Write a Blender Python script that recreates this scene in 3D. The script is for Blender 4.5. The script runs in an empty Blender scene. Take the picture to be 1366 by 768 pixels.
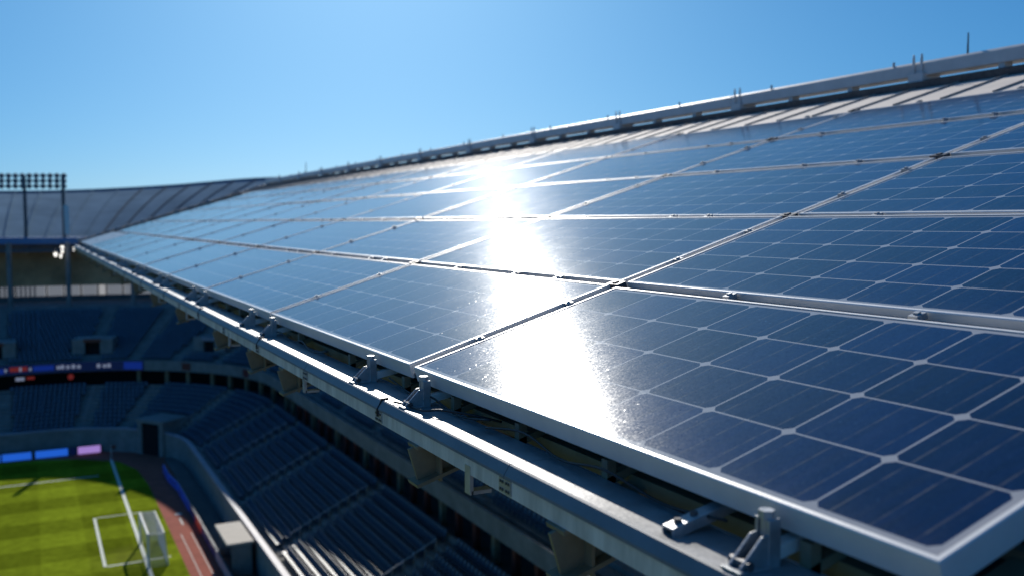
import bpy, bmesh, math, random
from mathutils import Vector, Matrix
random.seed(7)
R = math.radians
sc = bpy.context.scene
col = sc.collection

# ------------------------------------------------------------------ camera, world, sun, exposure
HC = 25.0
FPX = 1251.18
YAW, PITCH = R(27.20), R(-3.994)
cam_d = bpy.data.cameras.new('camera')
cam_d.sensor_width = 36.0
cam_d.lens = 36.0 * FPX / 1366.0
cam_d.clip_start, cam_d.clip_end = 0.05, 6000
cam_d.dof.use_dof = True
cam_d.dof.focus_distance = 7.4
cam_d.dof.aperture_fstop = 1.0
cam_d.dof.aperture_blades = 0
cam = bpy.data.objects.new('camera', cam_d)
col.objects.link(cam)
cam.location = (0, 0, HC)
cam.rotation_euler = (math.pi / 2 + PITCH, 0, -YAW)
sc.camera = cam

SUN_EL, SUN_AZ = R(26.8), R(19.0)          # azimuth from +Y towards +X
world = bpy.data.worlds.new('World'); sc.world = world
world.use_nodes = True
wn = world.node_tree; wn.nodes.clear()
sky = wn.nodes.new('ShaderNodeTexSky'); sky.sky_type = 'NISHITA'
sky.sun_disc = False
sky.sun_elevation = SUN_EL
sky.sun_rotation = SUN_AZ
sky.altitude = 3000
sky.air_density = 1.0; sky.dust_density = 10.0; sky.ozone_density = 10.0
bg = wn.nodes.new('ShaderNodeBackground'); bg.inputs['Strength'].default_value = 0.10
wo = wn.nodes.new('ShaderNodeOutputWorld')
# colour grade of the sky light: one power and gain per channel
ssep = wn.nodes.new('ShaderNodeSeparateColor'); scom = wn.nodes.new('ShaderNodeCombineColor')
wn.links.new(sky.outputs[0], ssep.inputs[0])
for ch, (g_, k_) in enumerate(((0.97, 0.416), (0.72, 1.16), (0.62, 1.78))):
    pw = wn.nodes.new('ShaderNodeMath'); pw.operation = 'POWER'; pw.inputs[1].default_value = g_
    ml = wn.nodes.new('ShaderNodeMath'); ml.operation = 'MULTIPLY'; ml.inputs[1].default_value = k_
    wn.links.new(ssep.outputs[ch], pw.inputs[0]); wn.links.new(pw.outputs[0], ml.inputs[0]); wn.links.new(ml.outputs[0], scom.inputs[ch])
wn.links.new(scom.outputs[0], bg.inputs[0]); wn.links.new(bg.outputs[0], wo.inputs[0])

sun_d = bpy.data.lights.new('sun', 'SUN'); sun_d.energy = 5.0; sun_d.angle = R(0.5)
sun_d.color = (1.0, 0.95, 0.87)
sun = bpy.data.objects.new('sun', sun_d); col.objects.link(sun)
sdir = Vector((math.cos(SUN_EL) * math.sin(SUN_AZ), math.cos(SUN_EL) * math.cos(SUN_AZ), math.sin(SUN_EL)))
sun.rotation_euler = sdir.to_track_quat('Z', 'Y').to_euler()
sun.location = (0, 0, 80)

sc.view_settings.view_transform = 'Standard'
sc.view_settings.look = 'None'
sc.view_settings.exposure = 0.0
sc.view_settings.gamma = 1.0
sc.view_settings.use_curve_mapping = False
sc.render.engine = 'CYCLES'
sc.cycles.use_denoising = True
sc.cycles.max_bounces = 6
sc.cycles.sample_clamp_indirect = 6

# ------------------------------------------------------------------ materials
def mat(name, color, rough=0.6, metal=0.0, var=0.12, scale=6.0, bump=0.0, bscale=40.0, spec=0.5, streak=None):
    m = bpy.data.materials.new(name); m.use_nodes = True
    nt = m.node_tree; n = nt.nodes; b = n['Principled BSDF']
    b.inputs['Roughness'].default_value = rough; b.inputs['Metallic'].default_value = metal
    b.inputs['Specular IOR Level'].default_value = spec
    tc = n.new('ShaderNodeTexCoord')
    src = tc.outputs['Object']
    if streak:
        mp = n.new('ShaderNodeMapping'); mp.inputs['Scale'].default_value = streak
        nt.links.new(src, mp.inputs[0]); src = mp.outputs[0]
    nz = n.new('ShaderNodeTexNoise'); nz.inputs['Scale'].default_value = scale
    nz.inputs['Detail'].default_value = 6; nz.inputs['Roughness'].default_value = 0.65
    nt.links.new(src, nz.inputs['Vector'])
    cr = n.new('ShaderNodeValToRGB')
    a = [max(0, c * (1 - var)) for c in color]; d = [min(1, c * (1 + var)) for c in color]
    cr.color_ramp.elements[0].position = 0.3; cr.color_ramp.elements[1].position = 0.7
    cr.color_ramp.elements[0].color = (*a, 1); cr.color_ramp.elements[1].color = (*d, 1)
    nt.links.new(nz.outputs['Fac'], cr.inputs[0]); nt.links.new(cr.outputs[0], b.inputs['Base Color'])
    rr = n.new('ShaderNodeMapRange'); rr.inputs['To Min'].default_value = max(0.02, rough - 0.08); rr.inputs['To Max'].default_value = min(1, rough + 0.08)
    nt.links.new(nz.outputs['Fac'], rr.inputs[0]); nt.links.new(rr.outputs[0], b.inputs['Roughness'])
    if bump:
        n2 = n.new('ShaderNodeTexNoise'); n2.inputs['Scale'].default_value = bscale; n2.inputs['Detail'].default_value = 4
        nt.links.new(tc.outputs['Object'], n2.inputs['Vector'])
        bp = n.new('ShaderNodeBump'); bp.inputs['Strength'].default_value = bump; bp.inputs['Distance'].default_value = 0.02
        nt.links.new(n2.outputs['Fac'], bp.inputs['Height']); nt.links.new(bp.outputs[0], b.inputs['Normal'])
    return m

def emit(name, color, strength):
    m = bpy.data.materials.new(name); m.use_nodes = True
    b = m.node_tree.nodes['Principled BSDF']
    b.inputs['Base Color'].default_value = (0.01, 0.01, 0.012, 1)
    b.inputs['Emission Color'].default_value = (*color, 1); b.inputs['Emission Strength'].default_value = strength
    return m

M = {}
M['alu'] = mat('anodised_aluminium', (0.74, 0.725, 0.70), 0.42, 0.15, 0.06, 3.0, 0.05, 60)
M['steel'] = mat('galvanised_steel', (0.42, 0.43, 0.44), 0.45, 0.6, 0.25, 9.0, 0.1, 50)
M['darksteel'] = mat('weathered_clamp', (0.10, 0.10, 0.105), 0.5, 0.5, 0.35, 12.0)
M['beam'] = mat('painted_gutter', (0.66, 0.60, 0.545), 0.55, 0.0, 0.30, 2.2, 0.12, 30, streak=(1.0, 2.6, 0.6))
M['edge'] = mat('shade_edge_roll', (0.17, 0.18, 0.19), 0.5, 0.1, 0.2, 2.0)  # darker grey puts the bevel's unlit, sky-reflecting look into its colour
M['flange'] = mat('galvanised_flange', (0.30, 0.30, 0.30), 0.42, 0.25, 0.35, 3.2, 0.08, 40)
M['tan'] = mat('primed_rafter', (0.24, 0.19, 0.12), 0.65, 0, 0.3, 3.0)
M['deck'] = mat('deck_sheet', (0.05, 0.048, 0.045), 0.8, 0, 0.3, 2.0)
M['seam'] = mat('standing_seam', (0.62, 0.55, 0.48), 0.75, 0.05, 0.10, 2.0)
M['seamrib'] = mat('seam_rib', (0.36, 0.33, 0.30), 0.5, 0.2, 0.2, 6.0)
M['ridge'] = mat('ridge_paint', (0.56, 0.55, 0.53), 0.45, 0.1, 0.10, 2.5)
M['rail'] = mat('rail_metal', (0.11, 0.10, 0.095), 0.5, 0.4, 0.2, 6.0)
M['conc'] = mat('concrete', (0.24, 0.235, 0.225), 0.9, 0, 0.25, 0.6, spec=0.05)
M['concl'] = mat('pale_concrete', (0.25, 0.245, 0.235), 0.9, 0, 0.22, 0.9, spec=0.05)
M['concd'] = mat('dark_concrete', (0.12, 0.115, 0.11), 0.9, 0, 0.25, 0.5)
M['void'] = mat('shade_black', (0.008, 0.008, 0.009), 0.95, 0, 0.1)  # near-black colour stands in for shade in the concourse and openings
M['seat'] = mat('blue_seat', (0.040, 0.078, 0.125), 0.5, 0, 0.45, 2.6, spec=0.4)
M['plate'] = mat('seat_plate', (0.30, 0.38, 0.46), 0.6, 0, 0.3, 3.0)
M['white'] = mat('white_paint', (0.78, 0.78, 0.76), 0.5, 0, 0.05)
M['roofblue'] = mat('blue_grey_membrane', (0.15, 0.22, 0.285), 0.9, 0, 0.2, 0.15, spec=0.0)
M['roofrib'] = mat('roof_rib', (0.13, 0.155, 0.18), 0.9, 0, 0.15, 0.4, spec=0.0)
M['fascia'] = mat('blue_fascia', (0.10, 0.22, 0.42), 0.5, 0, 0.1, 0.5)
M['soffit'] = mat('brown_soffit', (0.52, 0.31, 0.16), 0.9, 0, 0.4, 0.25, spec=0.1)
M['mast'] = mat('mast_grey', (0.09, 0.105, 0.12), 0.7, 0.0, 0.1, 1.0)
M['lampface'] = mat('floodlight_glass', (0.12, 0.16, 0.21), 0.8, 0.0, 0.1, 2.0)
M['net'] = mat('white_net', (0.7, 0.7, 0.68), 0.8, 0, 0.05)
M['lit'] = emit('lit_lamp', (1.0, 0.97, 0.9), 1.8)
M['win'] = emit('lit_window', (0.75, 0.82, 0.95), 0.20)
M['ledblue'] = emit('led_blue', (0.02, 0.15, 0.85), 0.7)
M['ledmid'] = emit('led_mid', (0.008, 0.05, 0.55), 0.28)
M['leddark'] = emit('led_navy', (0.005, 0.02, 0.2), 0.14)
M['ledpink'] = emit('led_lilac', (0.42, 0.26, 0.72), 0.8)
M['ledwhite'] = emit('led_white', (0.5, 0.6, 0.9), 0.30)
M['ledred'] = emit('led_red', (0.6, 0.06, 0.05), 0.18)
M['ledpale'] = mat('pale_board', (0.32, 0.31, 0.36), 0.6, 0, 0.2, 0.8)
M['red'] = mat('red_paint', (0.16, 0.03, 0.022), 0.5)
M['yellow'] = mat('yellow_hose', (0.75, 0.48, 0.02), 0.45)
M['cable'] = mat('black_cable', (0.012, 0.012, 0.013), 0.5)
M['line'] = mat('line_paint', (0.62, 0.66, 0.60), 0.8, 0, 0.15, 3.0)
M['ground'] = mat('ground_paving', (0.14, 0.135, 0.13), 0.9, 0, 0.3, 0.08)

def math_node(nt, op, a, b=None, c=None):
    nd = nt.nodes.new('ShaderNodeMath'); nd.operation = op
    for i, v in enumerate((a, b, c)):
        if v is None: continue
        if isinstance(v, (int, float)): nd.inputs[i].default_value = v
        else: nt.links.new(v, nd.inputs[i])
    return nd.outputs[0]

def pv_material(name, gw, gh, ncol, nrow, margin, lw, cham):
    """rounded navy cells on a pale backsheet under glass: coordinates are the glass's own metres"""
    m = bpy.data.materials.new(name); m.use_nodes = True
    nt = m.node_tree; n = nt.nodes; L = nt.links; b = n['Principled BSDF']
    tc = n.new('ShaderNodeTexCoord'); sp = n.new('ShaderNodeSeparateXYZ'); L.new(tc.outputs['Object'], sp.inputs[0])
    cw, ch = (gw - 2 * margin) / ncol, (gh - 2 * margin) / nrow
    f = lambda op, a, b_=None, c=None: math_node(nt, op, a, b_, c)
    px = f('DIVIDE', f('SUBTRACT', sp.outputs[0], margin), cw)
    py = f('DIVIDE', f('SUBTRACT', sp.outputs[1], margin), ch)
    ax = f('MULTIPLY', f('ABSOLUTE', f('SUBTRACT', f('FRACT', px), 0.5)), cw)   # metres from the cell's middle
    ay = f('MULTIPLY', f('ABSOLUTE', f('SUBTRACT', f('FRACT', py), 0.5)), ch)
    inx = f('LESS_THAN', ax, cw / 2 - lw); iny = f('LESS_THAN', ay, ch / 2 - lw)
    chm = f('LESS_THAN', f('ADD', ax, ay), cw / 2 + ch / 2 - 2 * lw - cham)
    bx = f('LESS_THAN', f('ABSOLUTE', f('SUBTRACT', f('DIVIDE', px, ncol), 0.5)), 0.5)
    by = f('LESS_THAN', f('ABSOLUTE', f('SUBTRACT', f('DIVIDE', py, nrow), 0.5)), 0.5)
    cell = f('MULTIPLY', f('MULTIPLY', f('MULTIPLY', inx, iny), chm), f('MULTIPLY', bx, by))
    # busbars: three faint lines up each cell, broken into dashes
    fr = f('FRACT', f('ADD', f('MULTIPLY', f('FRACT', px), 3.0), 0.0))
    bus = f('LESS_THAN', f('ABSOLUTE', f('SUBTRACT', fr, 0.5)), 0.035)
    nd = n.new('ShaderNodeTexNoise'); nd.inputs['Scale'].default_value = 9.0; nd.inputs['Detail'].default_value = 2
    L.new(tc.outputs['Object'], nd.inputs['Vector'])
    dash = n.new('ShaderNodeMapRange'); dash.inputs[1].default_value = 0.38; dash.inputs[2].default_value = 0.62
    dash.inputs[3].default_value = 0.15; dash.inputs[4].default_value = 0.6
    L.new(nd.outputs['Fac'], dash.inputs[0])
    busf = f('MULTIPLY', bus, dash.outputs[0])
    # each cell its own depth of blue, plus a soft streaky crystal texture
    oi = n.new('ShaderNodeObjectInfo')
    cmb = n.new('ShaderNodeCombineXYZ'); L.new(f('FLOOR', px), cmb.inputs[0]); L.new(f('FLOOR', py), cmb.inputs[1]); L.new(f('MULTIPLY', oi.outputs['Random'], 50), cmb.inputs[2])
    wn_ = n.new('ShaderNodeTexWhiteNoise'); wn_.noise_dimensions = '3D'; L.new(cmb.outputs[0], wn_.inputs['Vector'])
    mp = n.new('ShaderNodeMapping'); mp.inputs['Scale'].default_value = (7, 1.2, 1); L.new(tc.outputs['Object'], mp.inputs[0])
    nz = n.new('ShaderNodeTexNoise'); nz.inputs['Scale'].default_value = 3.0; nz.inputs['Detail'].default_value = 5; L.new(mp.outputs[0], nz.inputs['Vector'])
    t = f('ADD', f('MULTIPLY', wn_.outputs['Value'], 0.45), f('MULTIPLY', nz.outputs['Fac'], 0.55))
    cr = n.new('ShaderNodeValToRGB')
    cr.color_ramp.elements[0].position = 0.15; cr.color_ramp.elements[0].color = (0.0008, 0.006, 0.030, 1)
    cr.color_ramp.elements[1].position = 0.85; cr.color_ramp.elements[1].color = (0.0014, 0.017, 0.095, 1)
    L.new(t, cr.inputs[0])
    mixb = n.new('ShaderNodeMix'); mixb.data_type = 'RGBA'; mixb.inputs['B'].default_value = (0.10, 0.095, 0.10, 1)
    L.new(busf, mixb.inputs['Factor']); L.new(cr.outputs[0], mixb.inputs['A'])
    mix = n.new('ShaderNodeMix'); mix.data_type = 'RGBA'; mix.inputs['A'].default_value = (0.36, 0.36, 0.37, 1)
    L.new(cell, mix.inputs['Factor']); L.new(mixb.outputs['Result'], mix.inputs['B'])
    # thin uneven dust film on the glass
    nz2 = n.new('ShaderNodeTexNoise'); nz2.inputs['Scale'].default_value = 2.2; nz2.inputs['Detail'].default_value = 8; nz2.inputs['Roughness'].default_value = 0.7
    L.new(tc.outputs['Object'], nz2.inputs['Vector'])
    dst = n.new('ShaderNodeMapRange'); dst.inputs[1].default_value = 0.35; dst.inputs[2].default_value = 0.8; dst.inputs[3].default_value = 0.0; dst.inputs[4].default_value = 0.008
    L.new(nz2.outputs['Fac'], dst.inputs[0])
    low = n.new('ShaderNodeMapRange'); low.inputs[1].default_value = 0.0; low.inputs[2].default_value = 0.26; low.inputs[3].default_value = 1.0; low.inputs[4].default_value = 0.0
    L.new(sp.outputs[1], low.inputs[0])
    mp3 = n.new('ShaderNodeMapping'); mp3.inputs['Scale'].default_value = (9, 0.5, 1); L.new(tc.outputs['Object'], mp3.inputs[0])
    ofs = n.new('ShaderNodeCombineXYZ'); L.new(f('MULTIPLY', oi.outputs['Random'], 40.0), ofs.inputs[0]); L.new(ofs.outputs[0], mp3.inputs['Location'])
    nz3 = n.new('ShaderNodeTexNoise'); nz3.inputs['Scale'].default_value = 1.6; nz3.inputs['Detail'].default_value = 5; L.new(mp3.outputs[0], nz3.inputs['Vector'])
    stk = n.new('ShaderNodeMapRange'); stk.inputs[1].default_value = 0.5; stk.inputs[2].default_value = 0.8; stk.inputs[3].default_value = 0.0; stk.inputs[4].default_value = 1.0
    L.new(nz3.outputs['Fac'], stk.inputs[0])
    dtot = f('ADD', dst.outputs[0], f('ADD', f('MULTIPLY', f('MULTIPLY', f('POWER', low.outputs[0], 2.0), nz2.outputs['Fac']), 0.10), f('MULTIPLY', stk.outputs[0], 0.022)))
    mixd = n.new('ShaderNodeMix'); mixd.data_type = 'RGBA'; mixd.inputs['B'].default_value = (0.35, 0.33, 0.30, 1)
    L.new(dtot, mixd.inputs['Factor']); L.new(mix.outputs['Result'], mixd.inputs['A'])
    L.new(mixd.outputs['Result'], b.inputs['Base Color'])
    rr = n.new('ShaderNodeMapRange'); rr.inputs[3].default_value = 0.100; rr.inputs[4].default_value = 0.140
    L.new(nz2.outputs['Fac'], rr.inputs[0]); L.new(rr.outputs[0], b.inputs['Roughness'])
    b.inputs['IOR'].default_value = 1.40
    # pressed-glass sparkle: tiny facets, each leaning its own way
    vo = n.new('ShaderNodeTexVoronoi'); vo.inputs['Scale'].default_value = 90.0; L.new(tc.outputs['Object'], vo.inputs['Vector'])
    vs = n.new('ShaderNodeVectorMath'); vs.operation = 'SUBTRACT'; vs.inputs[1].default_value = (0.5, 0.5, 0.5); L.new(vo.outputs['Color'], vs.inputs[0])
    sc_ = n.new('ShaderNodeVectorMath'); sc_.operation = 'SCALE'; L.new(vs.outputs[0], sc_.inputs[0])
    vp = n.new('ShaderNodeSeparateColor'); L.new(vo.outputs['Color'], vp.inputs[0])
    L.new(f('ADD', f('MULTIPLY', f('GREATER_THAN', vp.outputs[2], 0.985), 0.13), 0.034), sc_.inputs['Scale'])
    ge = n.new('ShaderNodeNewGeometry')
    ad = n.new('ShaderNodeVectorMath'); ad.operation = 'ADD'; L.new(ge.outputs['Normal'], ad.inputs[0]); L.new(sc_.outputs[0], ad.inputs[1])
    nm = n.new('ShaderNodeVectorMath'); nm.operation = 'NORMALIZE'; L.new(ad.outputs[0], nm.inputs[0])
    L.new(nm.outputs[0], b.inputs['Normal'])
    return m

def pitch_material():
    m = mat('mown_turf', (0.155, 0.200, 0.012), 0.95, 0, 0.25, 1.4, spec=0.0)
    nt = m.node_tree; n = nt.nodes; L = nt.links; b = n['Principled BSDF']
    old = b.inputs['Base Color'].links[0].from_socket
    tc = n.new('ShaderNodeTexCoord'); sp = n.new('ShaderNodeSeparateXYZ'); L.new(tc.outputs['Object'], sp.inputs[0])
    f = lambda op, a, b_=None: math_node(nt, op, a, b_)
    sx = f('GREATER_THAN', f('SINE', f('MULTIPLY', sp.outputs[0], math.pi / 3.2)), 0.0)
    sy = f('GREATER_THAN', f('SINE', f('MULTIPLY', sp.outputs[1], math.pi / 3.6)), 0.0)
    v = f('ADD', f('ADD', f('MULTIPLY', sx, 0.18), f('MULTIPLY', sy, 0.36)), 0.74)
    big = n.new('ShaderNodeTexNoise'); big.inputs['Scale'].default_value = 0.16; big.inputs['Detail'].default_value = 6; L.new(tc.outputs['Object'], big.inputs['Vector'])
    v = f('MULTIPLY', v, f('ADD', f('MULTIPLY', big.outputs['Fac'], 0.7), 0.65))
    vm = n.new('ShaderNodeVectorMath'); vm.operation = 'SCALE'; L.new(old, vm.inputs[0]); L.new(v, vm.inputs['Scale'])
    dist = n.new('ShaderNodeVectorMath'); dist.operation = 'DISTANCE'; dist.inputs[1].default_value = (6.2, 74.1, 0.02); L.new(tc.outputs['Object'], dist.inputs[0])
    wr = n.new('ShaderNodeMapRange'); wr.inputs[1].default_value = 3.4; wr.inputs[2].default_value = 0.6; wr.inputs[3].default_value = 0.0; wr.inputs[4].default_value = 0.55; L.new(dist.outputs['Value'], wr.inputs[0])
    n2 = n.new('ShaderNodeTexNoise'); n2.inputs['Scale'].default_value = 1.2; n2.inputs['Detail'].default_value = 5; L.new(tc.outputs['Object'], n2.inputs['Vector'])
    wf = f('MULTIPLY', wr.outputs[0], n2.outputs['Fac'])
    wm = n.new('ShaderNodeMix'); wm.data_type = 'RGBA'; wm.inputs['B'].default_value = (0.16, 0.13, 0.05, 1); L.new(wf, wm.inputs['Factor']); L.new(vm.outputs[0], wm.inputs['A'])
    L.new(wm.outputs['Result'], b.inputs['Base Color'])
    return m
M['turf'] = pitch_material()
M['track'] = mat('red_track', (0.33, 0.105, 0.075), 0.9, 0, 0.18, 0.9, spec=0.05)

# ------------------------------------------------------------------ mesh helpers
class MB:
    def __init__(s): s.v = []; s.f = []
    def add(s, vs, fs):
        o = len(s.v); s.v += [Vector(p) for p in vs]; s.f += [[i + o for i in f] for f in fs]
    def box(s, c, size, rot=None):
        c = Vector(c); h = [d / 2 for d in size]
        vs = [Vector((x * h[0], y * h[1], z * h[2])) for x in (-1, 1) for y in (-1, 1) for z in (-1, 1)]
        if rot is not None: vs = [rot @ p for p in vs]
        s.add([p + c for p in vs], [(0, 1, 3, 2), (4, 6, 7, 5), (0, 4, 5, 1), (2, 3, 7, 6), (0, 2, 6, 4), (1, 5, 7, 3)])
    def bar(s, a, b, w, h, up=(0, 0, 1)):
        a, b = Vector(a), Vector(b); d = (b - a); l = d.length; x = d / l
        y = Vector(up).cross(x)
        if y.length < 1e-5: y = Vector((0, 1, 0)).cross(x)
        y.normalize(); z = x.cross(y)
        s.box((a + b) / 2, (l, w, h), Matrix((x, y, z)).transposed())
    def tube(s, pts, r, n=8, caps=True):
        pts = [Vector(p) for p in pts]; rings = []
        for i, p in enumerate(pts):
            t = (pts[min(i + 1, len(pts) - 1)] - pts[max(i - 1, 0)]).normalized()
            a = Vector((0, 0, 1)) if abs(t.z) < 0.9 else Vector((1, 0, 0))
            x = t.cross(a).normalized(); y = t.cross(x)
            rr = r[i] if isinstance(r, (list, tuple)) else r
            rings.append([p + (x * math.cos(k * 2 * math.pi / n) + y * math.sin(k * 2 * math.pi / n)) * rr for k in range(n)])
        vs = [q for rg in rings for q in rg]; fs = []
        for i in range(len(pts) - 1):
            for k in range(n):
                fs.append((i * n + k, i * n + (k + 1) % n, (i + 1) * n + (k + 1) % n, (i + 1) * n + k))
        if caps: fs.append(tuple(range(n))[::-1]); fs.append(tuple((len(pts) - 1) * n + k for k in range(n)))
        s.add(vs, fs)
    def extrude(s, prof, a, b):
        """prof: 3D loop at start a (offset vectors); extruded from a to b"""
        a, b = Vector(a), Vector(b); n = len(prof)
        vs = [a + Vector(p) for p in prof] + [b + Vector(p) for p in prof]
        fs = [(i, (i + 1) % n, n + (i + 1) % n, n + i) for i in range(n)] + [tuple(range(n))[::-1], tuple(range(n, 2 * n))]
        s.add(vs, fs)
    def sheet(s, rows, closed=False):
        """rows of points with the same count -> grid"""
        n = len(rows[0]); fs = []
        for i in range(len(rows) - 1):
            for k in range(n - 1):
                fs.append((i * n + k, i * n + k + 1, (i + 1) * n + k + 1, (i + 1) * n + k))
        s.add([p for r_ in rows for p in r_], fs)
    def build(s, name, m, parent=None, bevel=0, smooth=False, local=False):
        off = Vector((0, 0, 0))
        if parent is not None and not local:
            off = Vector(parent.get('_o', (0, 0, 0))) if '_o' in parent else parent.location
        me = bpy.data.meshes.new(name)
        me.from_pydata([tuple(p - off) for p in s.v], [], s.f)
        bm = bmesh.new(); bm.from_mesh(me); bmesh.ops.recalc_face_normals(bm, faces=bm.faces); bm.to_mesh(me); bm.free()
        me.materials.append(m)
        if smooth:
            for p in me.polygons: p.use_smooth = True
        o = bpy.data.objects.new(name, me); col.objects.link(o)
        if parent is not None: o.parent = parent
        if bevel:
            b = o.modifiers.new('bevel', 'BEVEL'); b.width = bevel; b.segments = 2; b.limit_method = 'ANGLE'
        return o

def tag(o, label=None, cat=None, group=None, kind=None):
    if label: o['label'] = label
    if cat: o['category'] = cat
    if group: o['group'] = group
    if kind: o['kind'] = kind
    return o
def thing(name, loc, label, cat, group=None):
    o = bpy.data.objects.new(name, None); o.empty_display_size = 0.2
    col.objects.link(o); o.location = loc
    return tag(o, label, cat, group)
ORD = ['first', 'second', 'third', 'fourth', 'fifth', 'sixth', 'seventh', 'eighth', 'ninth', 'tenth', 'eleventh', 'twelfth', 'thirteenth', 'fourteenth', 'fifteenth', 'sixteenth', 'seventeenth', 'eighteenth', 'nineteenth', 'twentieth',
       'twenty-first', 'twenty-second', 'twenty-third', 'twenty-fourth', 'twenty-fifth', 'twenty-sixth', 'twenty-seventh', 'twenty-eighth', 'twenty-ninth', 'thirtieth', 'thirty-first', 'thirty-second', 'thirty-third', 'thirty-fourth', 'thirty-fifth', 'thirty-sixth', 'thirty-seventh', 'thirty-eighth', 'thirty-ninth', 'fortieth']

# ------------------------------------------------------------------ ground, pitch, track
def flat(name, x0, x1, y0, y1, z, m, kind='structure'):
    b = MB(); b.add([(x0, y0, z), (x1, y0, z), (x1, y1, z), (x0, y1, z)], [(0, 1, 2, 3)])
    o = b.build(name, m); o['kind'] = kind; return o
flat('ground', -2500, 2500, -2500, 2500, -0.05, M['ground'])
flat('running_track', -75, 12.2, -40, 113, 0.0, M['track'])
pb = MB()
edge = [(9.4, -30), (9.4, 94), (9.0, 102), (7.6, 106.5), (4.0, 109.5), (0.0, 111.0), (-5, 111.6), (-70, 111.6), (-70, -30)]
edge = [(x, y - 1.5 if y > 100 else y) for x, y in edge]
pb.add([(x, y, 0.02) for x, y in edge], [tuple(range(len(edge)))])
o = pb.build('pitch', M['turf']); o['kind'] = 'structure'
lb = MB()
def ln(x0, y0, x1, y1, w=0.14):
    a, b = Vector((x0, y0, 0)), Vector((x1, y1, 0)); d = (b - a).normalized(); s_ = Vector((-d.y, d.x, 0)) * w / 2
    up = Vector((0, 0, 0.026)); lb.add([a - s_ + up, b - s_ + up, b + s_ + up, a + s_ + up], [(0, 1, 2, 3)])
ln(6.95, 30, 6.95, 106.2, 0.26)
ln(4.15, 72.9, 4.15, 85.5, 0.2); ln(4.28, 72.9, 6.8, 72.9, 0.2); ln(7.1, 72.9, 8.7, 73.0, 0.2); ln(4.28, 85.5, 6.8, 85.5); ln(7.1, 85.5, 8.0, 85.4)
ln(-40, 99.0, 5.4, 100.0, 0.2)
o = lb.build('pitch_lines', M['line']); o['kind'] = 'structure'
tl = MB()
def lnt(x0, y0, x1, y1, w=0.1):
    a, b = Vector((x0, y0, 0)), Vector((x1, y1, 0)); d = (b - a).normalized(); s_ = Vector((-d.y, d.x, 0)) * w / 2
    up = Vector((0, 0, 0.008)); tl.add([a - s_ + up, b - s_ + up, b + s_ + up, a + s_ + up], [(0, 1, 2, 3)])
lnt(10.4, 83.6, 10.9, 83.6, 0.5); lnt(10.6, 80.4, 10.6, 82.4, 0.12)
for x in (10.1, 10.9): lnt(x, 20, x, 78, 0.05)
o = tl.build('track_lines', M['line']); o['kind'] = 'structure'

# ------------------------------------------------------------------ seating bowl, swept round the corner
XR, YC, RC, XC = 13.7, 99.0, 13.0, 0.7
ARC = RC * math.pi / 2
T0, T1, T2 = 129.0, 129.0 + ARC, 129.0 + ARC + 62
def bowl(t, s, z):
    if t <= T0: return Vector((XR + s, t - 30, z))
    if t <= T1:
        a = (t - T0) / RC; return Vector((XC + (RC + s) * math.cos(a), YC + (RC + s) * math.sin(a), z))
    return Vector((XC - (t - T1), YC + RC + s, z))
def bdir(t):
    a = bowl(t, 0, 0); b = bowl(t, 1, 0); n = (b - a); return n, Vector((-n.y, n.x, 0))   # outward, along
TS = [20 + i * 3.0 for i in range(36)] + [T0 + ARC * i / 18 for i in range(0, 19)] + [T1 + 3 + i * 4 for i in range(15)]
TS = sorted(t for t in set(TS) if not (T0 - 1.5 < t < T0))
LOW_N, LOW_T, LOW_R, LOW_S0, LOW_Z0 = 11, 0.70, 0.34, 0.9, 2.1
UP_N, UP_T, UP_R, UP_S0, UP_Z0 = 18, 0.92, 0.30, 9.7, 8.5
def steps(n, tr, ri, s0, z0):
    p = []
    for i in range(n): p += [(s0 + i * tr, z0 + i * ri), (s0 + (i + 1) * tr, z0 + i * ri)]
    return p
def sweep(prof, ts, name, m, parent=None):
    b = MB(); b.sheet([[bowl(t, s, z) for s, z in prof] for t in ts])
    return b.build(name, m, parent)
low = steps(LOW_N, LOW_T, LOW_R, LOW_S0, LOW_Z0)
lt = sweep([(0.35, 2.1)] + low + [(low[-1][0], low[-1][1] + 0.4), (low[-1][0] + 0.2, low[-1][1] + 0.4), (low[-1][0] + 0.2, 5.4)], TS, 'lower_terrace', M['conc'])
tag(lt, 'grey concrete terrace of the lower seating tier curving round the pitch corner', 'terrace')
up = steps(UP_N, UP_T, UP_R, UP_S0, UP_Z0)
SU, ZU = up[-1]
ut = sweep([(9.7, 7.6)] + up + [(SU, ZU + 0.25), (38.5, ZU + 0.25)], TS, 'upper_terrace', M['conc'])
tag(ut, 'grey concrete terrace of the upper seating tier below the dark ceiling', 'terrace')
fw = sweep([(0.0, -0.04), (0.0, 2.55), (0.3, 2.55), (0.3, -0.04)], TS, 'front_wall', M['concl'])
tag(fw, 'pale concrete wall along the bottom of the lower tier beside the track', 'wall')
cap = MB(); cap.sheet([[bowl(t, s, z) for s, z in [(-0.06, 2.45), (-0.06, 2.62), (0.36, 2.62), (0.36, 2.45)]] for t in TS])
cap.build('coping', M['ledpale'], fw)
cw = sweep([(11.9, 5.4), (11.9, 8.3)], TS, 'concourse_wall', M['void'])  # shade of the recess is put into the wall's colour
tag(cw, 'recessed concourse wall between the two tiers, its shade painted in as black', 'wall')
cf = sweep([(low[-1][0] + 0.2, 5.4), (11.9, 5.4)], TS, 'concourse_floor', M['concd']); cf['kind'] = 'structure'
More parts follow.
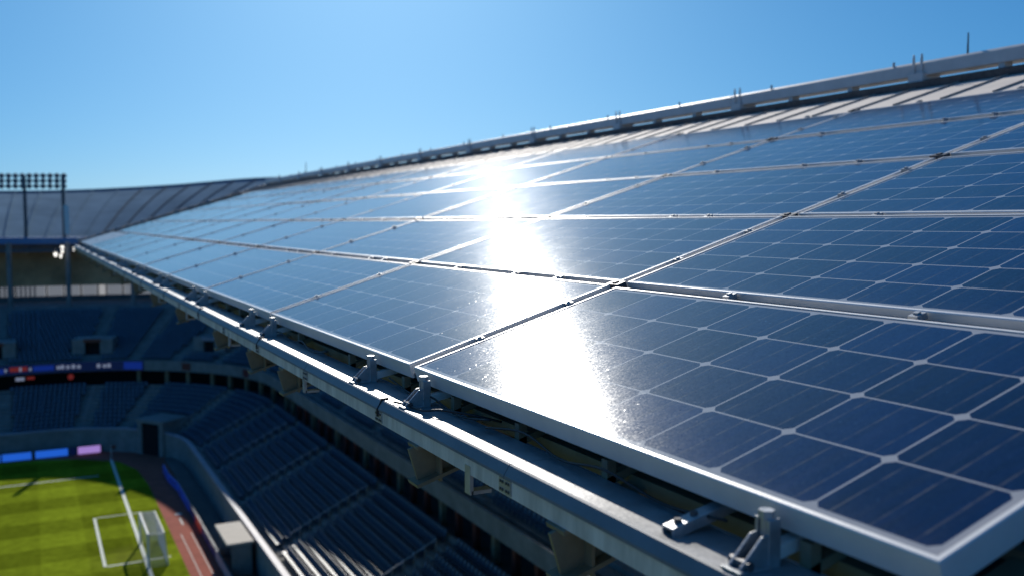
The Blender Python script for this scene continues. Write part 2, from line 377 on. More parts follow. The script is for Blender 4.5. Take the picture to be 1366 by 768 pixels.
# ring parapet between the tiers
rb = sweep([(11.9, 7.55), (8.8, 7.55), (8.75, 8.75), (8.95, 8.75), (8.95, 8.3), (9.7, 8.3)], TS, 'tier_parapet', M['concl'])
tag(rb, 'pale lilac-grey parapet ring along the front of the upper tier', 'parapet')
def boardpatch(t0, t1, s, z0, z1, n=6):
    b = MB(); b.sheet([[bowl(t0 + (t1 - t0) * i / n, s, z) for z in (z0, z1)] + [bowl(t0 + (t1 - t0) * i / n, s + 0.08, z1)] for i in range(n + 1)])
    return b
rs = thing('ribbon_screen', bowl(152, 8.6, 7.6), 'long dark blue ribbon screen on the far parapet showing blurred white text', 'screen')
boardpatch(142.6, 172, 8.63, 7.62, 8.72, 30).build('screen_panel', M['leddark'], rs)
for t0, t1, z0, z1, m in ((150.8, 152.6, 8.0, 8.5, 'ledred'), (148.6, 150.2, 7.9, 8.5, 'ledmid'), (153.2, 155, 7.8, 8.4, 'ledmid'), (157, 160, 7.9, 8.5, 'ledwhite'), (142.7, 144.0, 7.75, 8.6, 'ledmid')):
    boardpatch(t0, t1, 8.60, z0, z1).build('picture_patch', M[m], rs)
k = 0
for t in [146.9, 147.25, 147.6, 147.95, 148.2, 145.6, 145.2, 144.9, 150.4, 151.4, 152.9, 153.9, 154.3]:
    boardpatch(t, t + 0.22, 8.57, 8.0, 8.36 + 0.08 * (k % 2), 1).build('white_mark', M['ledwhite'], rs); k += 1
for t in (139.0, 133.2):
    o = boardpatch(t, t + 0.7, 8.7, 7.75, 8.6, 2).build('parapet_sign', M['red'])
    tag(o, 'small orange red sign on the pale parapet ' + ('next to the blue ribbon screen' if t > 135 else 'at the bend above the corner block'), 'sign', 'signs on the parapet')
# concourse pillars under the parapet
pt = [143.2, 141.2, 139.6, 137.6, 136.0, 134.3, 132.6, 130.8] + [127 - i * 2.6 for i in range(26)]
for i, t in enumerate(pt):
    n_, al = bdir(t); b = MB(); c = bowl(t, 9.7, 0)
    rot = Matrix((al, n_, Vector((0, 0, 1)))).transposed()
    b.box(c + Vector((0, 0, 6.45)), (0.42, 0.35, 2.18), rot)
    o = b.build('concourse_pillar', M['tan'] if i < 9 else (M['red'] if i % 3 else M['tan']))
    tag(o, '%s concourse pillar under the parapet, %s from the end of the blue ribbon screen' % ('short tan' if (i < 9 or i % 3 == 0) else 'short dark red', ORD[i]), 'pillar', 'pillars of the concourse')
# small lit things hanging in the dark concourse behind the far side
for t, z, w, h, m, lab in ((151.6, 7.0, 0.9, 0.35, 'ledwhite', 'small white lit sign in the black concourse under the ribbon screen'),
                           (150.5, 7.05, 0.8, 0.3, 'ledred', 'small orange lit sign beside the white sign in the black concourse'),
                           (147.6, 6.9, 0.55, 0.6, 'ledred', 'round red lit sign alone in the black concourse')):
    n_, al = bdir(t); rot = Matrix((al, n_, Vector((0, 0, 1)))).transposed(); b = MB()
    if w < 0.6:
        c = bowl(t, 9.3, z); b.tube([c, c + n_ * 0.1], 0.32, 14)
    else: b.box(bowl(t, 9.3, z), (w, 0.1, h), rot)
    tag(b.build('concourse_sign', M[m]), lab, 'sign', 'lit signs of the concourse')

# aisles: half-height steps of paler concrete, parts of the terraces
LOW_A = [68, 81, 94, 107, 118, 127.5, 135, 141.6, 145.9, 153.4, 161.5, 170]
UP_A = [80, 90, 100, 109, 117, 125, 132.6, 137.4, 140.6, 143.6, 146.4, 153.6, 162]
def aisle(t, n, tr, ri, s0, z0, w, parent):
    nn, al = bdir(t); b = MB(); rot = Matrix((al, nn, Vector((0, 0, 1)))).transposed()
    b.box(bowl(t, s0 + 0.2, z0 + 0.045), (w, 0.36, 0.09), rot)
    for i in range(1, n):
        b.box(bowl(t, s0 + i * tr - 0.10, z0 + i * ri - ri / 2 + 0.004), (w, 0.18, ri - 0.008), rot)
        b.box(bowl(t, s0 + i * tr + 0.1 + 0.12, z0 + i * ri + 0.012), (w, 0.4, 0.024), rot)
    b.build('aisle_steps', M['concl'], parent)
for t in LOW_A: aisle(t, LOW_N, LOW_T, LOW_R, LOW_S0, LOW_Z0, 1.25 if t < 144 else 1.7, lt)
for t in UP_A: aisle(t, UP_N, UP_T, UP_R, UP_S0, UP_Z0, 1.2, ut)

def handrail(t, lab):
    b = MB()
    pts = [bowl(t, LOW_S0 + i * LOW_T + 0.2, LOW_Z0 + i * LOW_R + 0.95) for i in range(1, LOW_N)]
    for seg in (pts[0:9],):
        b.tube([seg[0] - Vector((0, 0, 0.9))] + seg + [seg[-1] - Vector((0, 0, 0.9))], 0.028, 6)
        for p in seg[1:-1]: b.tube([p - Vector((0, 0, 0.9)), p], 0.022, 6, False)
    tag(b.build('handrail', M['steel']), lab, 'handrail', 'handrails in the lower tier aisles')
for i, t in enumerate(LOW_A[:9]): handrail(t, 'thin steel handrail up the lower tier aisle, %s aisle from the near end' % ORD[i])
# openings (vomitories) in the upper tier and the tunnel mouth in the corner
VOM = [(146.4, 11.6), (139.0, 12.2), (154.0, 11.6), (128.5, 12.2)]
def vomitory(t, s, w, h, parent, sign):
    n_, al = bdir(t); rot = Matrix((al, n_, Vector((0, 0, 1)))).transposed()
    z0 = UP_Z0 + (s - UP_S0) / UP_T * UP_R - 0.1
    th = tag(bpy.data.objects.new('vomitory', None), 'concrete stair opening in the upper tier %s' % sign, 'stair opening', 'stair openings in the upper tier')
    col.objects.link(th); th.location = bowl(t, s, z0)
    b = MB()
    for sx in (-1, 1): b.box(bowl(t, s + 1.6, z0 + h / 2 + 0.3) + al * sx * (w / 2 + 0.7), (1.4, 3.6, h + 0.2), rot)
    b.box(bowl(t, s + 1.6, z0 + h + 0.25), (w, 3.5, 0.35), rot)
    b.build('surround', M['concl'], th)
    d = MB(); d.box(bowl(t, s + 1.2, z0 + h / 2 + 0.1), (w - 0.004, 2.0, h - 0.06), rot); d.build('opening_shade', M['void'], th)  # solid black box painted as the shade inside the opening
    r_ = MB(); r_.box(bowl(t, s - 0.30, z0 + h + 0.25), (w + 0.2, 0.08, 0.42), rot); r_.build('header_sign', M['red'] if 'red' in sign else M['ledpale'], th)
    return t, w + 2.8, s
vblk = [vomitory(146.4, 11.6, 1.7, 1.6, ut, 'with a red header sign'), vomitory(139.0, 12.4, 1.6, 1.5, ut, 'with a grey header at the corner'),
        vomitory(154.2, 11.6, 1.7, 1.6, ut, 'with a red edge at the far straight')]
TT = 137.2
n_, al = bdir(TT); rot = Matrix((al, n_, Vector((0, 0, 1)))).transposed()
tn = thing('tunnel_mouth', bowl(TT, 0, 0), 'pale concrete tunnel mouth with black opening in the lower tier corner', 'tunnel')
b = MB()
for sx in (-1, 1): b.box(bowl(TT, 1.3, 1.75) + al * sx * 1.6, (0.6, 3.4, 3.5), rot)
b.box(bowl(TT, 1.3, 3.65), (4.0, 3.6, 0.35), rot); b.build('surround', M['concl'], tn)
d = MB(); d.box(bowl(TT, 1.2, 1.72), (2.59, 2.8, 3.45), rot); d.build('opening_shade', M['void'], tn)  # black block stands in for the shade inside the tunnel

# ------------------------------------------------------------------ seats
def seat_geo(b, p, n_, al, w=0.37):
    """tip-up stadium seat: pan, raked back; n_ = outward (behind)"""
    up_ = Vector((0, 0, 1))
    def q(a, s, z): return p + al * a + n_ * s + up_ * z
    h = w / 2
    b.add([q(-h, -0.16, 0.36), q(h, -0.16, 0.36), q(h, 0.2, 0.33), q(-h, 0.2, 0.33), q(-h, -0.16, 0.42), q(h, -0.16, 0.42), q(h, 0.2, 0.38), q(-h, 0.2, 0.38)],
          [(0, 1, 5, 4), (1, 2, 6, 5), (3, 0, 4, 7), (4, 5, 6, 7), (0, 3, 2, 1)])
    b.add([q(-h, 0.17, 0.36), q(h, 0.17, 0.36), q(h, 0.25, 0.70), q(h * 0.7, 0.27, 0.78), q(-h * 0.7, 0.27, 0.78), q(-h, 0.25, 0.70),
           q(-h, 0.21, 0.36), q(h, 0.21, 0.36), q(h, 0.29, 0.70), q(h * 0.7, 0.31, 0.78), q(-h * 0.7, 0.31, 0.78), q(-h, 0.29, 0.70)],
          [(0, 1, 2, 3, 4, 5), (11, 10, 9, 8, 7, 6), (1, 7, 8, 2), (2, 8, 9, 3), (3, 9, 10, 4), (4, 10, 11, 5), (5, 11, 6, 0)])
    b.add([q(-0.03, 0.02, 0), q(0.03, 0.02, 0), q(0.03, 0.12, 0), q(-0.03, 0.12, 0), q(-0.03, 0.02, 0.35), q(0.03, 0.02, 0.35), q(0.03, 0.12, 0.35), q(-0.03, 0.12, 0.35)],
          [(0, 1, 5, 4), (1, 2, 6, 5), (2, 3, 7, 6), (3, 0, 4, 7)])
    b.add([q(-0.075, 0.205, 0.60), q(0.075, 0.205, 0.60), q(0.075, 0.222, 0.685), q(-0.075, 0.222, 0.685)], [(0, 1, 2, 3)])
def seat_plates(o):
    o.data.materials.append(M['plate'])
    for p in o.data.polygons:
        if p.index % 17 == 16: p.material_index = 1
    return o
def project(P):
    d = Vector(P) - Vector((0, 0, HC))
    f_ = Vector((math.sin(YAW) * math.cos(PITCH), math.cos(YAW) * math.cos(PITCH), math.sin(PITCH)))
    r_ = Vector((math.cos(YAW), -math.sin(YAW), 0)); u_ = r_.cross(f_); dd = d.dot(f_)
    return 683 + FPX * d.dot(r_) / dd, 384 - FPX * d.dot(u_) / dd, dd
low_pos = []; up_pos = []
def near_any(t, s, lst, half): return any(abs(t - a) * (1 + s / RC if T0 < t < T1 else 1) < half for a in lst)
for i in range(LOW_N):
    s = LOW_S0 + i * LOW_T + 0.28; z = LOW_Z0 + i * LOW_R
    t = 55.0
    while t < T2 - 2:
        k_ = RC / (RC + s) if T0 < t < T1 else 1.0
        if not near_any(t, s, LOW_A, 0.95) and not (abs(t - TT) < 2.2 and s < 3.6): low_pos.append((t, s, z, i))
        t += 0.5 * k_
for i in range(UP_N):
    s = UP_S0 + i * UP_T + 0.45; z = UP_Z0 + i * UP_R
    if i >= 16: continue
    t = 70.0
    while t < T2 - 2:
        k_ = RC / (RC + s) if T0 < t < T1 else 1.0
        ok = not near_any(t, s, UP_A, 0.9)
        for vt, vw, vs_ in vblk:
            kk = (1 + s / RC) if T0 < vt < T1 else 1
            if abs(t - vt) * kk < vw / 2 + 0.3 and vs_ - 0.8 < s < vs_ + 3.6: ok = False
        if ok and not (i > 9 and 129 < t < 141 and (t * 7) % 1 < 2): up_pos.append((t, s, z, i))
        t += 0.52 * k_
near = []
for P in low_pos:
    w_ = bowl(P[0], P[1], P[2] + 0.4); x, y, dd = project(w_)
    if -10 < x < 1366 and y < 790 and y > 604 + (x - 545) * 0.535: near.append((dd, P))
near.sort(key=lambda a: a[0])
solo = set(P for d_, P in near[:300])
bs = MB(); bu = MB()
for P in low_pos:
    if P in solo: continue
    n_, al = bdir(P[0]); seat_geo(bs, bowl(P[0], P[1], P[2]), n_, al)
for P in up_pos:
    n_, al = bdir(P[0]); seat_geo(bu, bowl(P[0], P[1], P[2]), n_, al)
tag(seat_plates(bs.build('stadium_seats', M['seat'])), 'mass of blue tip-up seats filling the lower tier round the bend', 'seats', kind='stuff')
tag(seat_plates(bu.build('stadium_seats', M['seat'])), 'mass of dark blue seats filling the shaded upper tier', 'seats', kind='stuff')
proto = MB(); seat_geo(proto, Vector((0, 0, 0)), Vector((1, 0, 0)), Vector((0, 1, 0)))
p0 = seat_plates(proto.build('stadium_seat', M['seat']))
ts_sorted = sorted(solo, key=lambda P: (P[3], P[0]))
cnt = {}
for j, P in enumerate(ts_sorted):
    o = p0 if j == 0 else p0.copy()
    if j: col.objects.link(o)
    o.location = bowl(P[0], P[1], P[2])
    block = sum(1 for a in LOW_A if a < P[0])
    key = (P[3], block); cnt[key] = cnt.get(key, 0) + 1
    tag(o, 'blue seat, %s row from the front wall, %s seat from the near aisle, %s block' % (ORD[P[3]], ORD[cnt[key] - 1], ORD[block]), 'seat', 'blue seats of the near lower block')

# ------------------------------------------------------------------ back wall, columns, far roof
bw = thing('stand_back_wall', bowl(150, 34, ZU), 'dark brown back wall with a strip of lit windows under the far roof', 'wall')
sweep([(37.0, ZU + 0.2), (37.0, ZU + 1.0)], TS, 'wall_base', M['concd'], bw)
sweep([(37.0, ZU + 2.35), (37.0, 21.95)], [t for t in TS if t > 127], 'wall_panel', M['soffit'], bw)
sweep([(37.0, ZU + 2.35), (37.0, 24.5)], [t for t in TS if t < 130], 'wall_panel', M['soffit'], bw)
for (a, b_) in ((147.35, 152.0), (143.6, 147.05), (136.6, 142.8), (152.3, 158), (126, 136), (110, 125)):
    n = max(3, int((b_ - a) / 0.55)); m = M['win'] if a > 135 else M['concd']
    for i in range(n):
        t0, t1 = a + (b_ - a) * i / n, a + (b_ - a) * (i + 1) / n
        q = MB(); q.sheet([[bowl(t, 37.05, ZU + 0.98), bowl(t, 37.05, ZU + 2.37)] for t in (t0 + 0.05, t1 - 0.05)])
        q.build('window', m, bw)
    q = MB()
    for i in range(n + 1):
        t = a + (b_ - a) * i / n; nn, al = bdir(t)
        q.box(bowl(t, 37.0, ZU + 1.68), (0.22, 0.2, 1.4), Matrix((al, nn, Vector((0, 0, 1)))).transposed())
    q.build('window_frame', M['concd'], bw)
ctl = [(148.2, 'in front of the lit window strip, nearest the picture edge'), (145.6, 'between the two lit window groups'), (142.55, 'pale and thick, in front of the window gap'), (139.4, 'short, by the corner below the gutter beam'), (152.6, ''), (135.5, ''), (131, '')]
for i, (t, lab) in enumerate(ctl):
    s = 27.5; c = bowl(t, s, 0); b = MB(); r_ = 0.42 if i == 2 else 0.3
    b.tube([(c.x, c.y, ZU + 0.26), (c.x, c.y, 22.3)], r_, 12)
    b.tube([(c.x, c.y, ZU + 0.26), (c.x, c.y, ZU + 0.6)], r_ + 0.12, 12)
    lab = lab or ('off at the far straight of the stand' if t > 150 else ('hidden deep in the corner stand' if t > 133 else 'on the side stand beyond the corner'))
    tag(b.build('roof_column', M['concl'] if i == 2 else M['conc'], smooth=False), 'grey concrete roof column, ' + lab, 'column', 'columns carrying the far roof')

def catmull(pts, n):
    out = []
    P = [2 * Vector(pts[0]) - Vector(pts[1])] + [Vector(p) for p in pts] + [2 * Vector(pts[-1]) - Vector(pts[-2])]
    for i in range(1, len(P) - 2):
        for k in range(n):
            t = k / n; a, b, c, d = P[i - 1], P[i], P[i + 1], P[i + 2]
            out.append(0.5 * ((2 * b) + (-a + c) * t + (2 * a - 5 * b + 4 * c - d) * t * t + (-a + 3 * b - 3 * c + d) * t ** 3))
    out.append(Vector(pts[-1])); return out
EAVE = [(-70, 142, 23.0), (-35, 145, 22.9), (-10, 145.0, 22.85), (2, 145.4, 22.8), (11, 145.4, 22.8), (18.3, 142.3, 22.8), (23.8, 133, 22.8), (26.3, 121, 22.8), (27.8, 108, 22.8), (30.0, 90, 22.8), (31.6, 72, 22.8), (32.5, 35, 22.8)]  # unseen side stretch is shaped for the shadow it throws on pitch and seats
RIM = [(-90, 172, 29.0), (-45, 178, 29.3), (-12, 181, 29.8), (6, 181, 30.2), (22, 177, 31.2), (36, 169, 32.4), (48, 157, 32.4), (56, 138, 31.4), (60, 116, 30.6), (62, 88, 30), (63, 62, 30), (63, 30, 30)]
EV = catmull(EAVE, 8); RM = catmull(RIM, 8)
fr = thing('far_roof', EV[24], 'blue grey curved roof of the far stand with thin ribs and a blue fascia', 'roof')
b = MB(); b.sheet([[e.lerp(r_, k / 8) + Vector((0, 0, 0.5 * math.sin(math.pi * k / 8))) for k in range(9)] for e, r_ in zip(EV, RM)])
b.build('roof_sheet', M['roofblue'], fr, smooth=True)
b = MB(); b.sheet([[r_, r_ + Vector((0, 0, 0.3)), r_ + (r_ - e).normalized() * 0.6 + Vector((0, 0, 0.3)), r_ + (r_ - e).normalized() * 0.6 - Vector((0, 0, 3))] for e, r_ in zip(EV, RM)])
b.build('roof_rim', M['roofblue'], fr)
b = MB(); b.sheet([[e + Vector((0, 0, 0.15)), e + (e - r_).normalized() * 0.3 + Vector((0, 0, 0.15)), e + (e - r_).normalized() * 0.3 + Vector((0, 0, -0.75)), e + Vector((0, 0, -0.75))] for e, r_ in zip(EV, RM)])
b.build('fascia', M['fascia'], fr)
b = MB(); b.sheet([[e + Vector((0, 0, -0.75)), e.lerp(r_, 0.35) + Vector((0, 0, -1.4)), e.lerp(r_, 1.0) + Vector((0, 0, -4))] for e, r_ in zip(EV, RM)])
b.build('soffit', M['soffit'], fr)
b = MB()
for i in range(len(EV) - 1):
    d0 = Vector((0, 0, -1.75)); a, c = EV[i] + d0, EV[i + 1] + d0
    b.bar(a, c, 0.3, 0.35)
b.build('lower_chord', M['mast'], fr)
b = MB()
for i in range(len(EV) - 1):
    for k in range(3):
        a = EV[i].lerp(EV[i + 1], k / 3); c = EV[i].lerp(EV[i + 1], (k + 0.5) / 3); e = EV[i].lerp(EV[i + 1], (k + 1) / 3)
        b.bar(a + Vector((0, 0, -1.7)), c + Vector((0, 0, -0.8)), 0.12, 0.12); b.bar(c + Vector((0, 0, -0.8)), e + Vector((0, 0, -1.7)), 0.12, 0.12)
b.build('truss_web', M['mast'], fr)
for i in range(2, len(EV) - 1, 2):
    e, r_ = EV[i], RM[i]; b = MB()
    pts = [e.lerp(r_, k / 8) + Vector((0, 0, 0.5 * math.sin(math.pi * k / 8) + 0.1)) for k in range(9)]
    for k in range(8): b.bar(pts[k], pts[k + 1], 0.24 if 28 < i < 46 else 0.18, 0.2)
    b.build('roof_rib', M['roofrib'] if 28 < i < 46 else M['roofblue'], fr)
# ceiling beams under the far roof
for i in range(10, 60, 4):
    e, r_ = EV[i], RM[i]; b = MB(); b.bar(e + Vector((0, 0, -1.9)), e.lerp(r_, 0.6) + Vector((0, 0, -3.0)), 0.4, 0.6)
    b.build('ceiling_beam', M['soffit'], fr)

# floodlight mast on the far eave
def G(px, py, dep):
    f_ = Vector((math.sin(YAW) * math.cos(PITCH), math.cos(YAW) * math.cos(PITCH), math.sin(PITCH)))
    r_ = Vector((math.cos(YAW), -math.sin(YAW), 0)); u_ = r_.cross(f_)
    return Vector((0, 0, HC)) + (f_ + r_ * (px - 683) / FPX - u_ * (py - 384) / FPX) * dep
DM = 129.0
fm = thing('floodlight_mast', G(60, 316, DM), 'grey floodlight rack of many lamps on two poles standing on the far roof edge', 'floodlight')
for x in (35, 86, -20):
    a = G(x, 318, DM); b = MB(); b.tube([(a.x, a.y, 22.9), (a.x, a.y, G(x, 236, DM).z)], 0.22 if x > 0 else 0.2, 8); b.build('pole', M['mast'], fm)
b = MB()
for y in (234.5, 241, 248): b.bar(G(-26, y, DM), G(88, y, DM), 0.12, 0.12)
b.build('rack', M['mast'], fm)
for y in (234, 241, 248):
    for k in range(13):
        x = -24 + k * 9.2; b = MB(); c = G(x, y, DM - 0.4); ax = (Vector((-0.35, -1, -0.25))).normalized()
        b.tube([c, c + ax * 0.32, c + ax * 0.5], [0.2, 0.36, 0.36], 10)
        b.build('lamp', M['lampface'], fm)
a = G(90, 313, 127); c = G(88, 274, 127)
b = MB(); b.bar(a, c, 0.55, 0.4); tag(b.build('white_strut', M['white']), 'short white leaning post on the far roof edge next to the floodlight pole', 'post')
# small lit lamps under the far eave
for i, (x, y) in enumerate(((74, 338), (83, 329), (83, 334), (81, 340), (99, 331))):
    c = G(x, y, 124.5); lp = thing('eave_lamp', c + Vector((0, 0, 0.3)), ['lit white lamp under the far eave, lowest left of the bright cluster', 'lit white lamp at the top of the bright cluster under the far eave', 'lit white lamp in the middle of the bright cluster under the far eave', 'small lit white lamp at the bottom of the bright cluster under the far eave', 'lit white lamp alone near the gutter corner under the far eave'][i], 'lamp', 'lit lamps under the far eave')
    b = MB(); b.tube([c + Vector((0, 0, 0.5)), c + Vector((0, 0, 0.1))], 0.16, 8); b.build('housing', M['mast'], lp)
    rr = 0.22 if i in (0, 1) else 0.14
    b = MB(); b.tube([c + Vector((0, 0, 0.1)), c + Vector((0, 0, -0.15)), c + Vector((0, 0, -0.45))], [rr * 0.7, rr, rr * 0.5], 10); b.build('bulb', M['lit'], lp)

# ------------------------------------------------------------------ pitchside things
gl = thing('goal', (6.95, 74, 0.02), 'white football goal with pale net standing on the goal line', 'goal')
b = MB()
for y in (71.2, 77.0): b.tube([(6.95, y, 0.02), (6.95, y, 2.44)], 0.09, 10)
b.tube([(6.95, 71.2, 2.44), (6.95, 77.0, 2.44)], 0.09, 10); b.build('goal_frame', M['white'], gl)
b = MB()
for y in (71.2, 77.0):
    b.tube([(6.95, y, 2.44), (8.05, y, 2.44), (8.3, y, 0.04)], 0.045, 8)
b.tube([(8.05, 71.2, 2.44), (8.05, 77.0, 2.44)], 0.045, 8); b.tube([(8.3, 71.2, 0.06), (8.3, 77.0, 0.06)], 0.04, 8); b.build('back_frame', M['white'], gl)
b = MB()
def netline(p, q): b.tube([p, q], 0.011, 4, False)
n1 = 46
for i in range(n1 + 1):
    y = 71.2 + 5.8 * i / n1; netline((6.95, y, 2.44), (8.05, y, 2.42)); netline((8.05, y, 2.42), (8.3, y, 0.05))
for k in range(0, 9): x = 6.95 + 1.1 * k / 8; netline((x, 71.2, 2.43), (x, 77.0, 2.43))
for k in range(0, 19): z = 2.42 * k / 18 + 0.03; x = 8.3 - 0.25 * k / 18; netline((x, 71.2, z), (x, 77.0, z))
for y in (71.2, 77.0):
    for k in range(0, 9): x = 6.95 + 1.1 * k / 8; netline((x, y, 2.43), (x + 0.2 * k / 8, y, 0.05))
    for k in range(0, 19): z = 2.42 * k / 18 + 0.03; netline((6.95, y, z), (8.3 - 0.25 * k / 18, y, z))
b.build('net', M['net'], gl)
cfl = thing('corner_flag', (6.95, 106.1, 0.02), 'small red corner flag at the far end of the goal line', 'flag')
b = MB(); b.tube([(6.95, 106.1, 0.02), (6.95, 106.1, 1.6)], 0.03, 6); b.build('pole', M['white'], cfl)
b = MB(); b.box((7.2, 106.1, 1.38), (0.48, 0.03, 0.4)); b.build('flag_cloth', M['red'], cfl)

def led_board(t0=None, p=None, q=None, m='ledblue', lab='', marks=0):
    p, q = Vector(p), Vector(q); d = (q - p).normalized(); nrm = Vector((-d.y, d.x, 0))
    if nrm.y > 0 and abs(d.x) > abs(d.y): nrm = -nrm
    if abs(d.y) >= abs(d.x) and nrm.x > 0: nrm = -nrm
    th = thing('advert_board', (p + q) / 2, lab, 'advertising board', 'advertising boards round the track')
    rot = Matrix((d, -nrm, Vector((0, 0, 1)))).transposed()
    b = MB(); b.box((p + q) / 2 + Vector((0, 0, 0.43)) - nrm * 0.1, ((q - p).length, 0.12, 0.86), rot); b.build('cabinet', M['mast'], th)
    b = MB(); b.box((p + q) / 2 + Vector((0, 0, 0.45)) - nrm * 0.02, ((q - p).length - 0.08, 0.04, 0.76), rot); b.build('screen', M[m], th)
    for k in range(marks):
        c = p.lerp(q, (k + 0.8) / (marks + 0.6)); b = MB()
        b.box(c + Vector((0, 0, 0.45)) + nrm * 0.006, ((q - p).length / marks * 0.5, 0.012, 0.42 + 0.1 * (k % 2)), rot); b.build('screen_mark', M['leddark'], th)
Yf = 110.2
for x0, x1, m, lab, mk in ((-3.3, -0.5, 'ledblue', 'bright blue board on the far track edge, one place in from the picture edge', 0), (-0.2, 3.0, 'ledblue', 'bright blue board on the far track edge, left of the lilac board', 0), (3.1, 3.8, 'leddark', 'short dark navy board between the blue and the lilac board', 0), (3.9, 6.2, 'ledpink', 'lilac board at the far corner of the track', 0), (-8, -3.4, 'ledblue', 'bright blue board cut off by the picture edge', 0), (-13, -8.2, 'ledblue', 'bright blue board outside the picture edge', 0)):
    led_board(p=(x0, Yf, 0.0), q=(x1, Yf, 0.0), m=m, lab=lab, marks=0)
ys = [98.5, 94.5, 90.5, 87, 83.5, 80.2, 77, 73.9, 70.8, 67.8, 64.8, 61.8, 58.8, 55.8]
for i in range(len(ys) - 1):
    y1, y0 = ys[i], ys[i + 1] + 0.12
    x = lambda y: 11.55 - 0.000 * (y - 70) - (0.35 if y > 94 else 0)
    m = 'ledred' if i in (5,) else ('leddark' if i == 4 else ('ledmid' if i < 4 else ('leddark' if i in (6, 7) else 'ledpale')))
    led_board(p=(x(y1), y1, 0.0), q=(x(y0), y0, 0.0), m=m, marks=4 if i < 5 else 0, lab='%s board beside the red track, %s from the shaded corner' % ({'ledred': 'red', 'ledpink': 'lilac', 'ledmid': 'blue', 'leddark': 'navy', 'ledpale': 'pale grey'}[m], ORD[i]))

# dugout shelters between boards and wall
def dugout(y0, y1, lab):
    th = thing('dugout', (12.7, (y0 + y1) / 2, 0), lab, 'dugout', 'dugouts beside the track')
    b = MB(); b.box((12.55, (y0 + y1) / 2, 2.45), (1.9, y1 - y0, 0.18)); b.build('canopy', mat('canopy_paint', (0.50, 0.46, 0.40), 0.7, 0, 0.15, 1.5, spec=0.1), th, bevel=0.04)
    b = MB(); b.box((13.3, (y0 + y1) / 2, 1.18), (0.12, y1 - y0 - 0.3, 2.35))
    for y in (y0 + 0.15, y1 - 0.15): b.box((12.6, y, 1.18), (1.3, 0.1, 2.35))
    b.build('shell', M['concl'], th)
    b = MB()
    b.box((12.85, (y0 + y1) / 2, 0.45), (0.5, y1 - y0 - 0.6, 0.12)); b.box((13.1, (y0 + y1) / 2, 0.75), (0.1, y1 - y0 - 0.6, 0.6)); b.build('bench', M['concl'], th)
dugout(66.2, 71.2, 'pale beige roofed dugout in the sun between track boards and stand wall')
b = MB(); b.box((12.7, 74, 0.06), (1.4, 60, 0.12)); o = b.build('kerb_strip', M['concd']); o['kind'] = 'structure'

# ------------------------------------------------------------------ the near roof wing with its solar panels
K = 1.2
SL = 0.29486
A, Y0, PW, PH = 2.34638 * K, 6.13738 * K, 4.32644 * K, 1.88034 * K
O = Vector((A, Y0, HC - K))
U = Vector((0, -1, 0)); V = Vector((math.cos(SL), 0, math.sin(SL))); N = Vector((-math.sin(SL), 0, math.cos(SL)))
RROT = Matrix((U, V, N)).transposed()
def rp(u, v, n=0): return O + U * u + V * v + N * n
ROWV = [0.0, 0.985, 1.965, 3.02, 4.06, 4.97]
GU, GV, FT, FWD = 0.085 * K, 0.105 * K, 0.105 * K, 0.023 * K
NC = [10, 12, 12, 12, 12]
ROWN = ['eave row', 'second row up from the eave', 'third row up from the eave', 'fourth row up from the eave', 'top row under the metal sheeting']
def box_uv(b, x0, x1, y0, y1, z0, z1): b.box(((x0 + x1) / 2, (y0 + y1) / 2, (z0 + z1) / 2), (x1 - x0, y1 - y0, z1 - z0))
for r_ in range(5):
    v0, v1 = ROWV[r_] * PH, ROWV[r_ + 1] * PH
    w = PW - GU; h = v1 - v0 - GV
    lip = FWD; nrow = 4 if r_ == 0 else 5
    gw, gh = w - 2 * lip, h - 2 * lip
    gm = pv_material('pv_glass_row', gw, gh, 8, nrow, 0.03 * K, 0.0054 * K, 0.03 * K)
    frame_me = glass_me = back_me = None
    for c in range(NC[r_]):
        th = bpy.data.objects.new('solar_panel', None); col.objects.link(th); th.empty_display_size = 0.3
        lab = 'blue solar panel in the %s, %s from the near end' % (ROWN[r_], ORD[c])
        if r_ == 0 and c == 0: lab = 'nearest big navy solar panel at the front corner, sun glare on its far half'
        tag(th, lab, 'solar panel', 'solar panels on the roof')
        jit = Matrix.Rotation(random.uniform(-1, 1) * 0.006, 3, 'X') @ Matrix.Rotation(random.uniform(-1, 1) * 0.0022, 3, 'Y')
        base = rp(-c * PW + GU * 0.9, v0, 0)
        m4 = (RROT @ jit).to_4x4(); m4.translation = base; th.matrix_world = m4
        if frame_me is None:
            b = MB()
            prof = [(0, -FT), (0, -0.006), (0.006, 0), (lip, 0), (lip, -0.02), (0.012, -0.03), (0.012, -FT + 0.015), (lip, -FT + 0.01), (lip, -FT)]
            def ring(inset, z): return [(inset, inset, z), (w - inset, inset, z), (w - inset, h - inset, z), (inset, h - inset, z)]
            rg = [ring(a, z) for a, z in prof]; vs = [p for q in rg for p in q]; fs = []
            for i in range(len(prof)):
                j = (i + 1) % len(prof)
                for k in range(4): fs.append((i * 4 + k, i * 4 + (k + 1) % 4, j * 4 + (k + 1) % 4, j * 4 + k))
            b.add(vs, fs); fo = b.build('frame', M['alu'], th, local=True); frame_me = fo.data
            g = MB(); g.box((gw / 2, gh / 2, -0.01), (gw + 0.004, gh + 0.004, 0.012)); go = g.build('glass', gm, th, local=True); go.location = (lip, lip, -0.003); glass_me = go.data
        else:
            fo = bpy.data.objects.new('frame', frame_me); col.objects.link(fo); fo.parent = th
            go = bpy.data.objects.new('glass', glass_me); col.objects.link(go); go.parent = th; go.location = (lip, lip, -0.003)
UEND = -11.25 * PW
def uend(v): return UEND - 0.13 * PW * v / PH
U1 = PW
CLAMP = {}
